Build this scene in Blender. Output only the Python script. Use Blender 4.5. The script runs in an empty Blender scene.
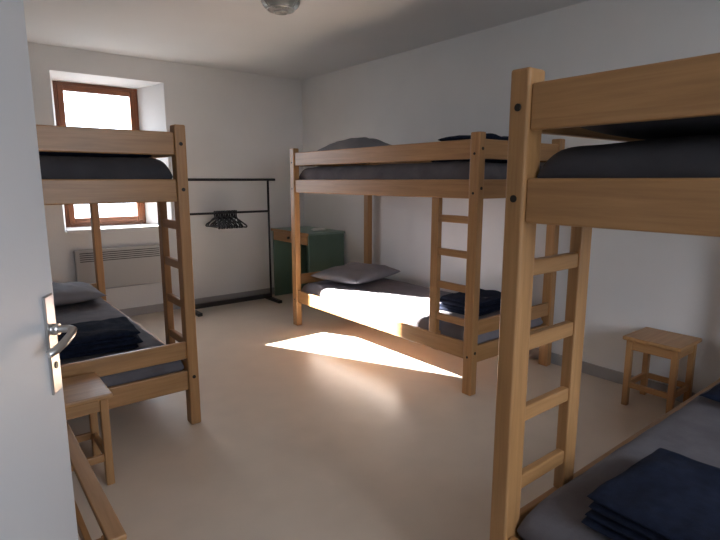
import bpy, bmesh, math
from mathutils import Vector, noise, Matrix

S = bpy.context.scene
COL = S.collection

# ------------------------------------------------------------------ materials
def new_mat(name):
    m = bpy.data.materials.new(name); m.use_nodes = True
    nt = m.node_tree
    return m, nt, nt.nodes['Principled BSDF']

def L(nt, a, b): nt.links.new(a, b)

def wood(name, axis, c1, c2, c3, rough=0.38):
    m, nt, p = new_mat(name)
    tc = nt.nodes.new('ShaderNodeTexCoord')
    mp = nt.nodes.new('ShaderNodeMapping')
    sc = [22, 22, 22]; sc[axis] = 1.1
    mp.inputs['Scale'].default_value = sc
    n = nt.nodes.new('ShaderNodeTexNoise'); n.inputs['Scale'].default_value = 2.2
    n.inputs['Detail'].default_value = 6; n.inputs['Roughness'].default_value = .62
    n.inputs['Distortion'].default_value = .5
    r = nt.nodes.new('ShaderNodeValToRGB')
    e = r.color_ramp.elements
    e[0].position = .3; e[0].color = (*c1, 1)
    e[1].position = .72; e[1].color = (*c3, 1)
    k = e.new(.5); k.color = (*c2, 1)
    L(nt, tc.outputs['Object'], mp.inputs['Vector']); L(nt, mp.outputs[0], n.inputs['Vector'])
    L(nt, n.outputs['Fac'], r.inputs['Fac']); L(nt, r.outputs[0], p.inputs['Base Color'])
    p.inputs['Roughness'].default_value = rough
    b = nt.nodes.new('ShaderNodeBump'); b.inputs['Strength'].default_value = .08
    L(nt, n.outputs['Fac'], b.inputs['Height']); L(nt, b.outputs[0], p.inputs['Normal'])
    return m

def plain(name, col, rough=.6, metal=0, nscale=0, namt=.06, bump=0, bscale=200, spec=.5):
    m, nt, p = new_mat(name)
    p.inputs['Base Color'].default_value = (*col, 1)
    p.inputs['Roughness'].default_value = rough
    p.inputs['Metallic'].default_value = metal
    p.inputs['Specular IOR Level'].default_value = spec
    tc = nt.nodes.new('ShaderNodeTexCoord')
    if nscale:
        n = nt.nodes.new('ShaderNodeTexNoise'); n.inputs['Scale'].default_value = nscale
        n.inputs['Detail'].default_value = 5
        r = nt.nodes.new('ShaderNodeValToRGB')
        r.color_ramp.elements[0].position = .3; r.color_ramp.elements[1].position = .7
        r.color_ramp.elements[0].color = (*[c*(1-namt) for c in col], 1)
        r.color_ramp.elements[1].color = (*[min(1, c*(1+namt)) for c in col], 1)
        L(nt, tc.outputs['Object'], n.inputs['Vector'])
        L(nt, n.outputs['Fac'], r.inputs['Fac']); L(nt, r.outputs[0], p.inputs['Base Color'])
    if bump:
        n2 = nt.nodes.new('ShaderNodeTexNoise'); n2.inputs['Scale'].default_value = bscale
        n2.inputs['Detail'].default_value = 3
        b = nt.nodes.new('ShaderNodeBump'); b.inputs['Strength'].default_value = bump
        b.inputs['Distance'].default_value = .01
        L(nt, tc.outputs['Object'], n2.inputs['Vector'])
        L(nt, n2.outputs['Fac'], b.inputs['Height']); L(nt, b.outputs[0], p.inputs['Normal'])
    return m

BEECH = [wood('beech_%s' % 'xyz'[i], i, (.33, .165, .064), (.395, .205, .08), (.465, .25, .105)) for i in range(3)]
BROWN = [wood('window_wood_%s' % 'xyz'[i], i, (.16, .05, .018), (.20, .065, .025), (.25, .085, .03), .35) for i in range(3)]
WALL = plain('wall_paint', (.76, .755, .75), .85, nscale=3, namt=.02, bump=.12, bscale=60)
CEIL = plain('ceiling_paint', (.74, .735, .73), .9, nscale=2, namt=.02)
FLOOR = plain('vinyl_floor', (.68, .58, .48), .30, nscale=5, namt=.035, bump=.03, bscale=35)
BASEB = plain('baseboard_paint', (.36, .35, .35), .5)
DOORM = plain('door_paint', (.54, .54, .55), .45, bump=.03, bscale=120)
METAL = plain('brushed_metal', (.62, .61, .60), .28, 1.0)
BLACK = plain('black_metal', (.012, .012, .014), .35)
BOLT = plain('dark_bolt', (.03, .025, .02), .4, .6)
GREEN = plain('green_paint', (.12, .20, .155), .5, nscale=6, namt=.08)
GREENT = plain('green_top', (.20, .29, .25), .4)
NAVY = plain('navy_blanket', (.010, .015, .034), .95, nscale=30, namt=.3, bump=.5, bscale=300, spec=.2)
SHEET_LIT = plain('sunlit_grey_sheet', (.23, .215, .24), .75, nscale=7, namt=.12, bump=.3, bscale=25, spec=.3)  # lighter grey carries some of the sunlight on the centre lower mattress
SHEETN = plain('taupe_sheet', (.14, .13, .142), .85, nscale=9, namt=.15, bump=.35, bscale=30, spec=.3)
SHEETD = plain('charcoal_sheet', (.05, .048, .055), .85, nscale=7, namt=.15, bump=.25, bscale=25, spec=.3)
PILLOW = plain('grey_pillowcase', (.22, .215, .235), .85, nscale=9, namt=.06, bump=.2, bscale=22, spec=.3)
RAD = plain('radiator_enamel', (.42, .42, .42), .4)
DARK = plain('slot_shade', (.05, .05, .05), .7)
WHITE = plain('white_plastic', (.7, .7, .68), .4)

def glass():
    m, nt, p = new_mat('window_glass')
    out = nt.nodes['Material Output']
    t = nt.nodes.new('ShaderNodeBsdfTransparent'); g = nt.nodes.new('ShaderNodeBsdfGlossy')
    g.inputs['Roughness'].default_value = .02
    mx = nt.nodes.new('ShaderNodeMixShader'); mx.inputs[0].default_value = .06
    L(nt, t.outputs[0], mx.inputs[1]); L(nt, g.outputs[0], mx.inputs[2]); L(nt, mx.outputs[0], out.inputs[0])
    return m
GLASS = glass()
LAMPG = plain('ribbed_lamp_glass', (.75, .78, .76), .12)
LAMPG.node_tree.nodes['Principled BSDF'].inputs['Transmission Weight'].default_value = .7

# ------------------------------------------------------------------ helpers
def empty(name, loc=(0, 0, 0), rz=0):
    e = bpy.data.objects.new(name, None); e.location = loc; e.rotation_euler = (0, 0, rz)
    e.empty_display_size = .1
    COL.objects.link(e); return e

def mesh_obj(name, bm, mat, parent=None, smooth=False):
    me = bpy.data.meshes.new(name); bm.normal_update(); bm.to_mesh(me); bm.free()
    o = bpy.data.objects.new(name, me); COL.objects.link(o)
    for mm in (mat if isinstance(mat, list) else [mat]): me.materials.append(mm)
    if smooth:
        for f in me.polygons: f.use_smooth = True
    if parent: o.parent = parent
    return o

def box(name, lo, hi, mat, parent=None, bevel=.004, seg=2):
    lo = Vector(lo); hi = Vector(hi)
    if isinstance(mat, list):
        d = hi-lo; mat = mat[max(range(3), key=lambda i: d[i])]
    bm = bmesh.new(); bmesh.ops.create_cube(bm, size=1)
    c = (lo+hi)/2; d = hi-lo
    for v in bm.verts: v.co = Vector((v.co[i]*d[i] for i in range(3)))
    if bevel:
        bmesh.ops.bevel(bm, geom=bm.edges[:], offset=min(bevel, min(d)*.45), segments=seg, affect='EDGES', profile=.5)
    for v in bm.verts: v.co += c
    return mesh_obj(name, bm, mat, parent)

def cyl(name, a, b, r, mat, parent=None, n=20, r2=None):
    a = Vector(a); b = Vector(b); d = b-a
    bm = bmesh.new()
    bmesh.ops.create_cone(bm, cap_ends=True, segments=n, radius1=r, radius2=r if r2 is None else r2, depth=d.length)
    M = Matrix.Translation((a+b)/2) @ d.to_track_quat('Z', 'Y').to_matrix().to_4x4()
    bm.transform(M)
    o = mesh_obj(name, bm, mat, parent)
    for f in o.data.polygons:
        if len(f.vertices) == 4: f.use_smooth = True
    return o

def tube(name, polys, r, mat, parent=None):
    cu = bpy.data.curves.new(name, 'CURVE'); cu.dimensions = '3D'
    cu.bevel_depth = r; cu.bevel_resolution = 4; cu.use_fill_caps = True
    for pts in polys:
        sp = cu.splines.new('POLY'); sp.points.add(len(pts)-1)
        for i, q in enumerate(pts): sp.points[i].co = (*q, 1)
    o = bpy.data.objects.new(name, cu); COL.objects.link(o); cu.materials.append(mat)
    if parent: o.parent = parent
    return o

def add_soft(bm, cx, cy, z0, ax, ay, t, p=3.0, pinch=0.0, wr=.006, seed=0, n=44, rz=0, flat=True, sag=0, wf=5, tiltx=0):
    """closed cushion-like slab: half sizes ax, ay, thickness t, bottom at z0"""
    def m(s):
        s = s*2-1; sg = 1 if s >= 0 else -1; a = abs(s)
        return sg*(1-(1-a)**(1.0 if p < 5 else 2.2))
    ca, sa = math.cos(rz), math.sin(rz)
    rows = {}
    for side in (1, -1):
        for i in range(n+1):
            for j in range(n+1):
                edge = i in (0, n) or j in (0, n)
                if side == -1 and edge:
                    rows[(side, i, j)] = rows[(1, i, j)]; continue
                u, v = m(i/n), m(j/n)
                x = ax*u*(1-pinch*(1-v*v)); y = ay*v*(1-pinch*(1-u*u))
                h = (max(0, 1-abs(u)**p)**.5)*(max(0, 1-abs(v)**p)**.5)
                w = noise.noise(Vector((x*wf+seed, y*wf*1.3, seed*3.1)))+.5*noise.noise(Vector((x*wf*2.7, y*wf*2.2+seed, seed)))
                w2 = noise.noise(Vector((x*9+seed*2, y*9, side*2.0)))
                if side == 1:
                    z = t*.45 + t*.55*h + wr*w*(.3+h)
                else:
                    z = t*.45 - t*.45*h
                x += wr*.5*w2*(1 if edge else .4); y += wr*.5*w*(1 if edge else .4)
                z += tiltx*(u*.5+.5)
                rows[(side, i, j)] = bm.verts.new((cx+x*ca-y*sa, cy+x*sa+y*ca, z0+z))
    for side in (1, -1):
        for i in range(n):
            for j in range(n):
                q = [rows[(side, i, j)], rows[(side, i+1, j)], rows[(side, i+1, j+1)], rows[(side, i, j+1)]]
                if side == -1: q.reverse()
                try: bm.faces.new(q)
                except ValueError: pass

def mattress(name, x0, x1, y0, y1, z0, z1, mat, seed):
    bm = bmesh.new()
    add_soft(bm, (x0+x1)/2, (y0+y1)/2, z0, (x1-x0)/2-.003, (y1-y0)/2-.003, z1-z0, p=22, wr=.006, seed=seed, n=80, wf=5)
    return mesh_obj(name, bm, mat, None, True)

def pillow(cx, cy, z, ax, ay, t, seed, rz=0, mat=None, tilt=0):
    bm = bmesh.new()
    add_soft(bm, cx, cy, z, ax, ay, t, p=2.2, pinch=.07, wr=.014, seed=seed, n=44, rz=rz, wf=6, tiltx=tilt)
    return mesh_obj('pillow', bm, mat or PILLOW, None, True)

def blanket(cx, cy, z, ax, ay, seed, rz=0, layers=3, t=.03):
    bm = bmesh.new()
    for k in range(layers):
        o = noise.noise(Vector((seed+k*3.3, 1.7, 0)))
        add_soft(bm, cx+o*.02, cy-o*.02, z+k*t*.86, ax*(1-.02*k), ay*(1-.03*k), t, p=14, wr=.010, seed=seed+k, n=36, rz=rz+o*.06, wf=7)
    return mesh_obj('folded_blanket', bm, NAVY, None, True)

# ------------------------------------------------------------------ room shell
XL, XR, YW, YB, H = -.25, 3.57, 5.63, -1.3, 2.6
box('floor', (XL-1.5, YB-.1, -.1), (XR+.1, YW+.45, 0), FLOOR, None, 0)
box('ceiling', (XL-.1, YB-.1, H), (XR+.1, YW+.45, H+.1), CEIL, None, 0)
box('wall_right', (XR, YB-.1, 0), (XR+.1, YW, H), WALL, None, 0)

def wall_y_opening(name, y0, y1, y2, fr, bk, x0, x1, h, mat):
    """wall with room face y0, splayed reveal to y1, straight to outer face y2"""
    bm = bmesh.new()
    def rect(r, y): return [bm.verts.new((r[0], y, r[2])), bm.verts.new((r[1], y, r[2])), bm.verts.new((r[1], y, r[3])), bm.verts.new((r[0], y, r[3]))]
    W0 = rect((x0, x1, 0, h), y0); A = rect(fr, y0); B = rect(bk, y1); C = rect(bk, y2); W1 = rect((x0, x1, 0, h), y2)
    for P, Q in ((W0, A), (A, B), (B, C), (C, W1), (W1, W0)):
        for i in range(4):
            j = (i+1) % 4
            bm.faces.new((P[i], P[j], Q[j], Q[i]))
    bmesh.ops.recalc_face_normals(bm, faces=bm.faces[:])
    return mesh_obj(name, bm, mat)

WX0, WX1, WZ0, WZ1 = .945, 1.73, .93, 2.35
wall_y_opening('wall_window', YW, YW+.32, YW+.42, (.88, 1.90, .91, 2.385), (WX0, WX1, WZ0, WZ1), XL-.1, XR+.1, H, WALL)
# unseen back wall behind the camera; its opening is added for fill light
wall_y_opening('wall_back', YB, YB-.25, YB-.3, (.5, 2.1, .9, 2.3), (.6, 2.0, .9, 2.3), XL-.1, XR+.1, H, WALL)
# left wall with door opening
DY0, DY1, DH = -.20, .66, 2.06
wl = empty('wall_left')
box('wall_left_far', (XL-.1, DY1, 0), (XL, YW, H), WALL, wl, 0)
box('wall_left_near', (XL-.1, YB, 0), (XL, DY0, H), WALL, wl, 0)
box('wall_left_lintel', (XL-.1, DY0, DH), (XL, DY1, H), WALL, wl, 0)
# unseen hallway shell beyond the door, added to cut light through the doorway
hw = empty('wall_hall_light_block')
box('hall_side', (XL-1.5, YB, 0), (XL-1.4, 1.6, H), WALL, hw, 0)
box('hall_end_a', (XL-1.4, 1.5, 0), (XL-.1, 1.6, H), WALL, hw, 0)
box('hall_end_b', (XL-1.4, YB, 0), (XL-.1, YB+.1, H), WALL, hw, 0)
box('hall_ceiling', (XL-1.5, YB, H), (XL-.1, 1.6, H+.1), CEIL, hw, 0)
# baseboards
box('baseboard_right', (XR-.014, YB, 0), (XR, YW, .085), BASEB, None, .003)
box('baseboard_window', (XL, YW-.014, 0), (XR-.014, YW, .085), BASEB, None, .003)
box('baseboard_left', (XL, DY1+.06, 0), (XL+.014, YW-.014, .085), BASEB, None, .003)
# window sill board
box('trim_1', (.90, YW-.02, .895), (1.88, YW+.27, .925), WALL, None, .006)

def window(name, x0, x1, z0, z1, y, d=.05):
    w = empty(name)
    f = .042; s = .055
    def frame(pf, x0, x1, z0, z1, t, ya, yb):
        box(pf+'_left', (x0, ya, z0), (x0+t, yb, z1), BROWN, w, .006)
        box(pf+'_right', (x1-t, ya, z0), (x1, yb, z1), BROWN, w, .006)
        box(pf+'_top', (x0+t, ya, z1-t), (x1-t, yb, z1), BROWN, w, .006)
        box(pf+'_bottom', (x0+t, ya, z0), (x1-t, yb, z0+t), BROWN, w, .006)
    frame('frame', x0, x1, z0, z1, f, y, y+d)
    frame('sash', x0+f-.01, x1-f+.01, z0+f-.01, z1-f+.01, s, y-.02, y+d-.02)
    box('pane', (x0+f, y+.012, z0+f), (x1-f, y+.016, z1-f), GLASS, w, 0)
    xm = x1-f-s*.5
    cyl('handle_rose', (xm, y-.03, (z0+z1)/2), (xm, y-.018, (z0+z1)/2), .018, METAL, w)
    box('handle_lever', (xm-.008, y-.055, (z0+z1)/2-.11), (xm+.008, y-.04, (z0+z1)/2+.01), METAL, w, .005)
    cyl('handle_neck', (xm, y-.045, (z0+z1)/2), (xm, y-.018, (z0+z1)/2), .008, METAL, w)
window('window_1', WX0, WX1, WZ0, WZ1, YW+.335)

# ------------------------------------------------------------------ door
hinge = Vector((-.226, .675, 0)); edge = Vector((.162, 1.385, 0))
dv = edge-hinge; dl = dv.length
ang = math.atan2(dv.y, dv.x)
d1 = empty('door_1', hinge, ang)
box('leaf', (0, -.02, .012), (dl, .02, 2.03), DOORM, d1, .003)
for sgn, nm in ((-1, 'room'), (1, 'back')):
    y = sgn*.02
    def yy(k): return y+sgn*k
    px = dl-.045
    box('plate_'+nm, (px-.024, min(y, yy(.007)), .915), (px+.024, max(y, yy(.007)), 1.145), METAL, d1, .003)
    cyl('rose_'+nm, (px, y, 1.065), (px, yy(.022), 1.065), .013, METAL, d1)
    pts = [(px, yy(.015), 1.065), (px, yy(.042), 1.065), (px-.008, yy(.053), 1.064), (px-.03, yy(.057), 1.06), (px-.07, yy(.055), 1.052), (px-.10, yy(.048), 1.045), (px-.11, yy(.038), 1.04)]
    tube('lever_'+nm, [pts], .009, METAL, d1)
    cyl('keyhole_'+nm, (px, y, .98), (px, yy(.009), .98), .008, BOLT, d1)
df = empty('trim_2')
box('jamb_hinge', (XL-.1, DY1-.03, 0), (XL-.001, DY1, DH), DOORM, df, .003)
box('jamb_lock', (XL-.1, DY0, 0), (XL-.001, DY0+.03, DH), DOORM, df, .003)
box('jamb_top', (XL-.1, DY0+.03, DH-.03), (XL-.001, DY1-.03, DH), DOORM, df, .003)

# ------------------------------------------------------------------ bunk beds
PA, PB = .075, .06      # post section along length / width
def bunk(origin, rz, Lb, W, ladder_hi, end_board):
    e = empty('bunk_bed', origin, rz)
    for i, x in enumerate((0, Lb-PA)):
        for j, y in enumerate((0, W-PB)):
            box('post_%d%d' % (i, j), (x, y, 0), (x+PA, y+PB, 1.69), BEECH, e, .008, 3)
    T = .026
    for j, y in enumerate((.012, W-.012-T)):
        box('guard_rail_%d' % j, (PA, y, 1.53), (Lb-PA, y+T, 1.65), BEECH, e, .006)
        box('upper_bed_rail_%d' % j, (PA, y, 1.285), (Lb-PA, y+T, 1.405), BEECH, e, .006)
        box('lower_bed_rail_%d' % j, (PA, y, .235), (Lb-PA, y+T, .35), BEECH, e, .006)
    for i, x in enumerate((.012, Lb-.012-T)):
        box('end_guard_%d' % i, (x, PB, 1.53), (x+T, W-PB, 1.65), BEECH, e, .006)
        box('end_upper_rail_%d' % i, (x, PB, 1.285), (x+T, W-PB, 1.405), BEECH, e, .006)
        box('end_lower_rail_%d' % i, (x, PB, .215), (x+T, W-PB, .33), BEECH, e, .006)
        if end_board or i == 1:
            box('end_lower_board_%d' % i, (x, PB, .40), (x+T, W-PB, .50), BEECH, e, .006)
    for lv, z in (('upper', 1.318), ('lower', .25)):
        for k in range(11):
            x = .1+k*(Lb-.28)/10
            box('%s_slat_%d' % (lv, k), (x, .039, z), (x+.07, W-.039, z+.018), BEECH, e, .002, 1)
    # ladder
    yl = W-.052 if ladder_hi else .012
    xs = .335
    box('ladder_stile', (xs, yl, .35), (xs+.065, yl+.04, 1.285), BEECH, e, .005)
    if ladder_hi: box('ladder_stile_foot', (xs, yl-.026, .22), (xs+.065, yl+.013, .36), BEECH, e, .005)
    else: box('ladder_stile_foot', (xs, yl+.027, .22), (xs+.065, yl+.066, .36), BEECH, e, .005)
    for k, z in enumerate((.475, .70, .925, 1.15)):
        box('rung_%d' % k, (PA-.002, yl+.006, z-.024), (xs+.002, yl+.034, z+.024), BEECH, e, .006)
    # bolts
    for z in (1.59, 1.35, .29):
        for i, x in enumerate((0, Lb)):
            s = -1 if i == 0 else 1
            for j, y in enumerate((PB/2, W-PB/2)):
                cyl('bolt_e%d%d_%.0f' % (i, j, z*100), (x-s*.003, y, z), (x+s*.003, y, z), .010, BOLT, e, 14)
        for i, x in enumerate((PA/2, Lb-PA/2)):
            for j, y in enumerate((0, W)):
                s = -1 if j == 0 else 1
                cyl('bolt_s%d%d_%.0f' % (i, j, z*100), (x, y-s*.003, z-.03), (x, y+s*.003, z-.03), .008, BOLT, e, 14)
    return e

LB, WB = 2.22, .95
# middle bunk (along right wall)
MX, MY = 2.57, 2.07
bunk((MX+WB, MY, 0), math.pi/2, LB, WB, True, True)
mattress('mattress', MX+.063, MX+WB-.063, MY+.045, MY+LB-.045, .269, .43, SHEET_LIT, 1)
mattress('mattress', MX+.063, MX+WB-.063, MY+.045, MY+LB-.045, 1.337, 1.52, SHEETN, 2)
pillow(3.08, 3.92, .428, .37, .28, .17, 3, rz=.25)
pillow(2.98, 3.80, 1.515, .33, .27, .23, 5, rz=.1, tilt=.05)
blanket(3.12, 2.50, .43, .25, .19, 7, rz=.1, layers=4)
blanket(2.98, 2.40, 1.515, .28, .22, 9, rz=.05, layers=6, t=.034)
# left bunk
LX, LY = 1.05, 2.81
bunk((LX, LY, 0), math.pi/2, LB, WB, False, True)
mattress('mattress', LX-WB+.063, LX-.063, LY+.045, LY+LB-.045, .269, .43, SHEETN, 11)
mattress('mattress', LX-WB+.063, LX-.063, LY+.045, LY+LB-.045, 1.337, 1.52, SHEETD, 12)
pillow(.60, 4.66, .428, .34, .25, .16, 13)
blanket(.60, 3.32, .43, .24, .22, 14, rz=-.1, layers=4)
blanket(.62, 3.3, 1.518, .30, .30, 15, rz=0, layers=5)
# near bunk
NX, NY = 1.22, -.06
bunk((NX, NY, 0), 0, LB, WB, True, False)
mattress('mattress', NX+.045, NX+LB-.045, NY+.063, NY+WB-.063, .269, .43, SHEETN, 21)
mattress('mattress', NX+.045, NX+LB-.045, NY+.063, NY+WB-.063, 1.337, 1.50, SHEETD, 22)
blanket(1.56, .36, .43, .24, .30, 23, rz=0, layers=4)
pillow(2.75, .45, .428, .30, .30, .14, 24, mat=NAVY)
bm = bmesh.new()
add_soft(bm, 1.95, .415, 1.510, .66, .385, .13, p=5.5, wr=.03, seed=31, n=60, wf=3.2)
mesh_obj('duvet', bm, SHEETD, None, True)
blanket(1.80, .36, 1.645, .34, .32, 25, rz=0, layers=2)

# ------------------------------------------------------------------ stools
def stool(origin, w, d, h):
    e = empty('wooden_stool', origin)
    box('seat', (0, 0, h-.025), (w, d, h), BEECH, e, .006)
    t = .035; o = .018
    for i, x in enumerate((o, w-o-t)):
        for j, y in enumerate((o, d-o-t)):
            box('leg_%d%d' % (i, j), (x, y, 0), (x+t, y+t, h-.025), BEECH, e, .004)
    for j, y in enumerate((o+.006, d-o-t+.006)):
        box('apron_x%d' % j, (o+t, y, h-.085), (w-o-t, y+.02, h-.025), BEECH, e, .003)
        box('stretcher_x%d' % j, (o+t, y, .12), (w-o-t, y+.02, .155), BEECH, e, .003)
    for i, x in enumerate((o+.006, w-o-t+.006)):
        box('apron_y%d' % i, (x, o+t, h-.085), (x+.02, d-o-t, h-.025), BEECH, e, .003)
        box('stretcher_y%d' % i, (x, o+t, .12), (x+.02, d-o-t, .155), BEECH, e, .003)
    return e
stool((3.21, 1.09, 0), .33, .33, .45)
stool((.17, 2.44, 0), .34, .34, .45)

# slatted bench behind the door
b = empty('wooden_bench', (-.115, 1.46, 0))
for k in range(4):
    box('slat_%d' % k, (.0+k*.125, 0, .385), (.05+k*.125, .94, .405), BEECH, b, .004)
for i, x in enumerate((.02, .37)):
    for j, y in enumerate((.03, .85)):
        box('leg_%d%d' % (i, j), (x, y, 0), (x+.04, y+.04, .385), BEECH, b, .004)
    box('side_rail_%d' % i, (x+.008, .07, .10), (x+.03, .85, .15), BEECH, b, .003)
for j, y in enumerate((.04, .86)):
    box('cross_rail_%d' % j, (.01, y, .33), (.41, y+.02, .385), BEECH, b, .003)

# ------------------------------------------------------------------ desk
dk = empty('desk', (3.07, 4.75, 0))
DWX, DLY, DHZ = .485, .81, .83
box('top', (-.01, -.01, DHZ-.025), (DWX, DLY, DHZ), GREENT, dk, .004)
box('top_edge', (-.022, -.01, DHZ-.028), (-.010, DLY, DHZ+.001), BEECH, dk, .003)
box('side_panel_near', (0, 0, 0), (DWX-.01, .024, DHZ-.025), GREEN, dk, .003)
box('side_panel_far', (0, DLY-.034, 0), (DWX-.01, DLY-.01, DHZ-.025), GREEN, dk, .003)
box('back_panel', (DWX-.03, .024, .12), (DWX-.012, DLY-.034, DHZ-.025), GREEN, dk, .002)
box('drawer_front', (-.008, .03, DHZ-.135), (.012, DLY-.04, DHZ-.032), BEECH, dk, .004)
box('drawer_box', (.012, .035, DHZ-.13), (.42, DLY-.045, DHZ-.04), GREEN, dk, .002)
cyl('drawer_knob', (-.03, DLY/2, DHZ-.082), (-.008, DLY/2, DHZ-.082), .014, BOLT, dk, 18)
ps = empty('small_desk_item', (3.33, 4.95, DHZ))  # stand-in for a small thing on the desk, taken for paper
bm = bmesh.new(); add_soft(bm, 0, 0, 0, .07, .045, .03, p=6, wr=0, n=20); mesh_obj('item_body', bm, WHITE, ps, True)

# ------------------------------------------------------------------ clothes rack & hangers
RY = 5.36
rk = empty('clothes_rack', (0, 0, 0))
xa, xb = 1.97, 2.92
for i, x in enumerate((xa, xb)):
    cyl('upright_%d' % i, (x, RY, .02), (x, RY, 1.40), .012, BLACK, rk)
    box('foot_%d' % i, (x-.025, RY-.22, 0), (x+.025, RY+.2, .035), BLACK, rk, .006)
cyl('top_bar', (xa-.02, RY, 1.405), (xb+.09, RY, 1.405), .014, BLACK, rk)
cyl('hanging_bar', (xa, RY, 1.05), (xb, RY, 1.05), .012, BLACK, rk)
box('base_bar', (xa, RY-.02, .035), (xb, RY+.02, .085), BLACK, rk, .006)
polys = []
for k in range(14):
    x = 2.27+k*.019; s = .3*math.sin(k*2.1); z = 1.05
    yw = .20
    def P(y, zz, s=s, x=x): return (x+y*s*1.2, RY+y, zz)
    hook = [P(.017*math.cos(a), z+.002+.017*math.sin(a)) for a in [math.radians(q) for q in range(-30, 211, 30)]]
    polys.append(hook)
    polys.append([P(.015, z-.007), P(.004, z-.02), P(0, z-.045)])
    polys.append([P(0, z-.045), P(.06, z-.065), P(yw*.9, z-.125), P(yw, z-.14), P(yw*.95, z-.15), P(-yw*.95, z-.15), P(-yw, z-.14), P(-yw*.9, z-.125), P(-.06, z-.065), P(0, z-.045)])
tube('clothes_hangers', polys, .008, BLACK)

# ------------------------------------------------------------------ radiator
rd = empty('radiator', (0, 0, 0))
rx0, rx1, rz0, rz1 = .93, 1.76, .33, .735
box('body', (rx0, YW-.085, rz0), (rx1, YW-.02, rz1), RAD, rd, .012, 3)
box('bracket_a', (rx0+.15, YW-.02, rz0+.1), (rx0+.2, YW, rz1-.1), RAD, rd, .002)
box('bracket_b', (rx1-.2, YW-.02, rz0+.1), (rx1-.15, YW, rz1-.1), RAD, rd, .002)
for k in range(5):
    z = rz1-.03-k*.02
    box('grille_slot_shade_%d' % k, (rx0+.04, YW-.087, z-.008), (rx1-.04, YW-.084, z), DARK, rd, 0)  # dark strips on the panel stand in for shade inside the slots

# ------------------------------------------------------------------ ceiling lamp
cl = empty('ceiling_lamp', (1.89, 3.22, 0))
cyl('base', (0, 0, H-.03), (0, 0, H), .12, METAL, cl, 40)
bm = bmesh.new()
nr, ns = 14, 72
ring = []
for i in range(nr+1):
    a = i/nr*math.pi/2; row = []
    for j in range(ns):
        ph = j/ns*2*math.pi
        r = .126*math.cos(a)*(1+.025*(1 if j % 3 == 0 else 0)) + (.001 if i == nr else 0)
        row.append(bm.verts.new((r*math.cos(ph), r*math.sin(ph), H-.03-.075*math.sin(a))))
    ring.append(row)
for i in range(nr):
    for j in range(ns):
        bm.faces.new((ring[i][j], ring[i+1][j], ring[i+1][(j+1) % ns], ring[i][(j+1) % ns]))
bm.faces.new(ring[nr])
mesh_obj('glass_dome', bm, LAMPG, cl, True)
for rr, zz in ((.129, .034), (.09, .086), (.045, .104)):
    tube('ring_%d' % int(rr*1000), [[(rr*math.cos(q/24*math.pi), rr*math.sin(q/24*math.pi), H-zz) for q in range(49)]], .004, METAL, cl)

# ------------------------------------------------------------------ light
d = Vector((.483, -1, -.532))
sun = bpy.data.lights.new('sun', 'SUN'); sun.energy = 135; sun.angle = math.radians(.6); sun.color = (1, .95, .88)
so = bpy.data.objects.new('sun', sun); COL.objects.link(so); so.location = (0, 10, 6)
so.rotation_euler = d.to_track_quat('-Z', 'Y').to_euler()

w = bpy.data.worlds.new('sky'); S.world = w; w.use_nodes = True
nt = w.node_tree; bg = nt.nodes['Background']
tc = nt.nodes.new('ShaderNodeTexCoord'); sx = nt.nodes.new('ShaderNodeSeparateXYZ')
rp = nt.nodes.new('ShaderNodeValToRGB')
rp.color_ramp.elements[0].position = .44; rp.color_ramp.elements[0].color = (.30, .33, .35, 1)
rp.color_ramp.elements[1].position = .52; rp.color_ramp.elements[1].color = (.80, .88, 1, 1)
mt = nt.nodes.new('ShaderNodeMath'); mt.operation = 'MULTIPLY_ADD'; mt.inputs[1].default_value = .5; mt.inputs[2].default_value = .5
L(nt, tc.outputs['Generated'], sx.inputs[0]); L(nt, sx.outputs['Z'], mt.inputs[0]); L(nt, mt.outputs[0], rp.inputs[0])
L(nt, rp.outputs[0], bg.inputs['Color']); bg.inputs['Strength'].default_value = 10

def portal(name, loc, sx_, sz_, rot):
    a = bpy.data.lights.new(name, 'AREA'); a.shape = 'RECTANGLE'; a.size = sx_; a.size_y = sz_
    a.cycles.is_portal = True
    o = bpy.data.objects.new(name, a); COL.objects.link(o); o.location = loc; o.rotation_euler = rot
portal('portal_1', ((WX0+WX1)/2, YW+.43, (WZ0+WZ1)/2), WX1-WX0, WZ1-WZ0, (-math.pi/2, 0, 0))
portal('portal_2', (1.3, YB-.31, 1.6), 1.4, 1.4, (math.pi/2, 0, 0))

# ------------------------------------------------------------------ camera
cam = bpy.data.cameras.new('camera'); cam.sensor_width = 36; cam.lens = 26; cam.clip_start = .02
co = bpy.data.objects.new('camera', cam); COL.objects.link(co)
co.location = (0, 0, 1.4); co.rotation_euler = (math.radians(80.2), 0, math.radians(-38.5))
S.camera = co
S.view_settings.view_transform = 'Standard'
S.view_settings.look = 'None'
S.view_settings.exposure = 0
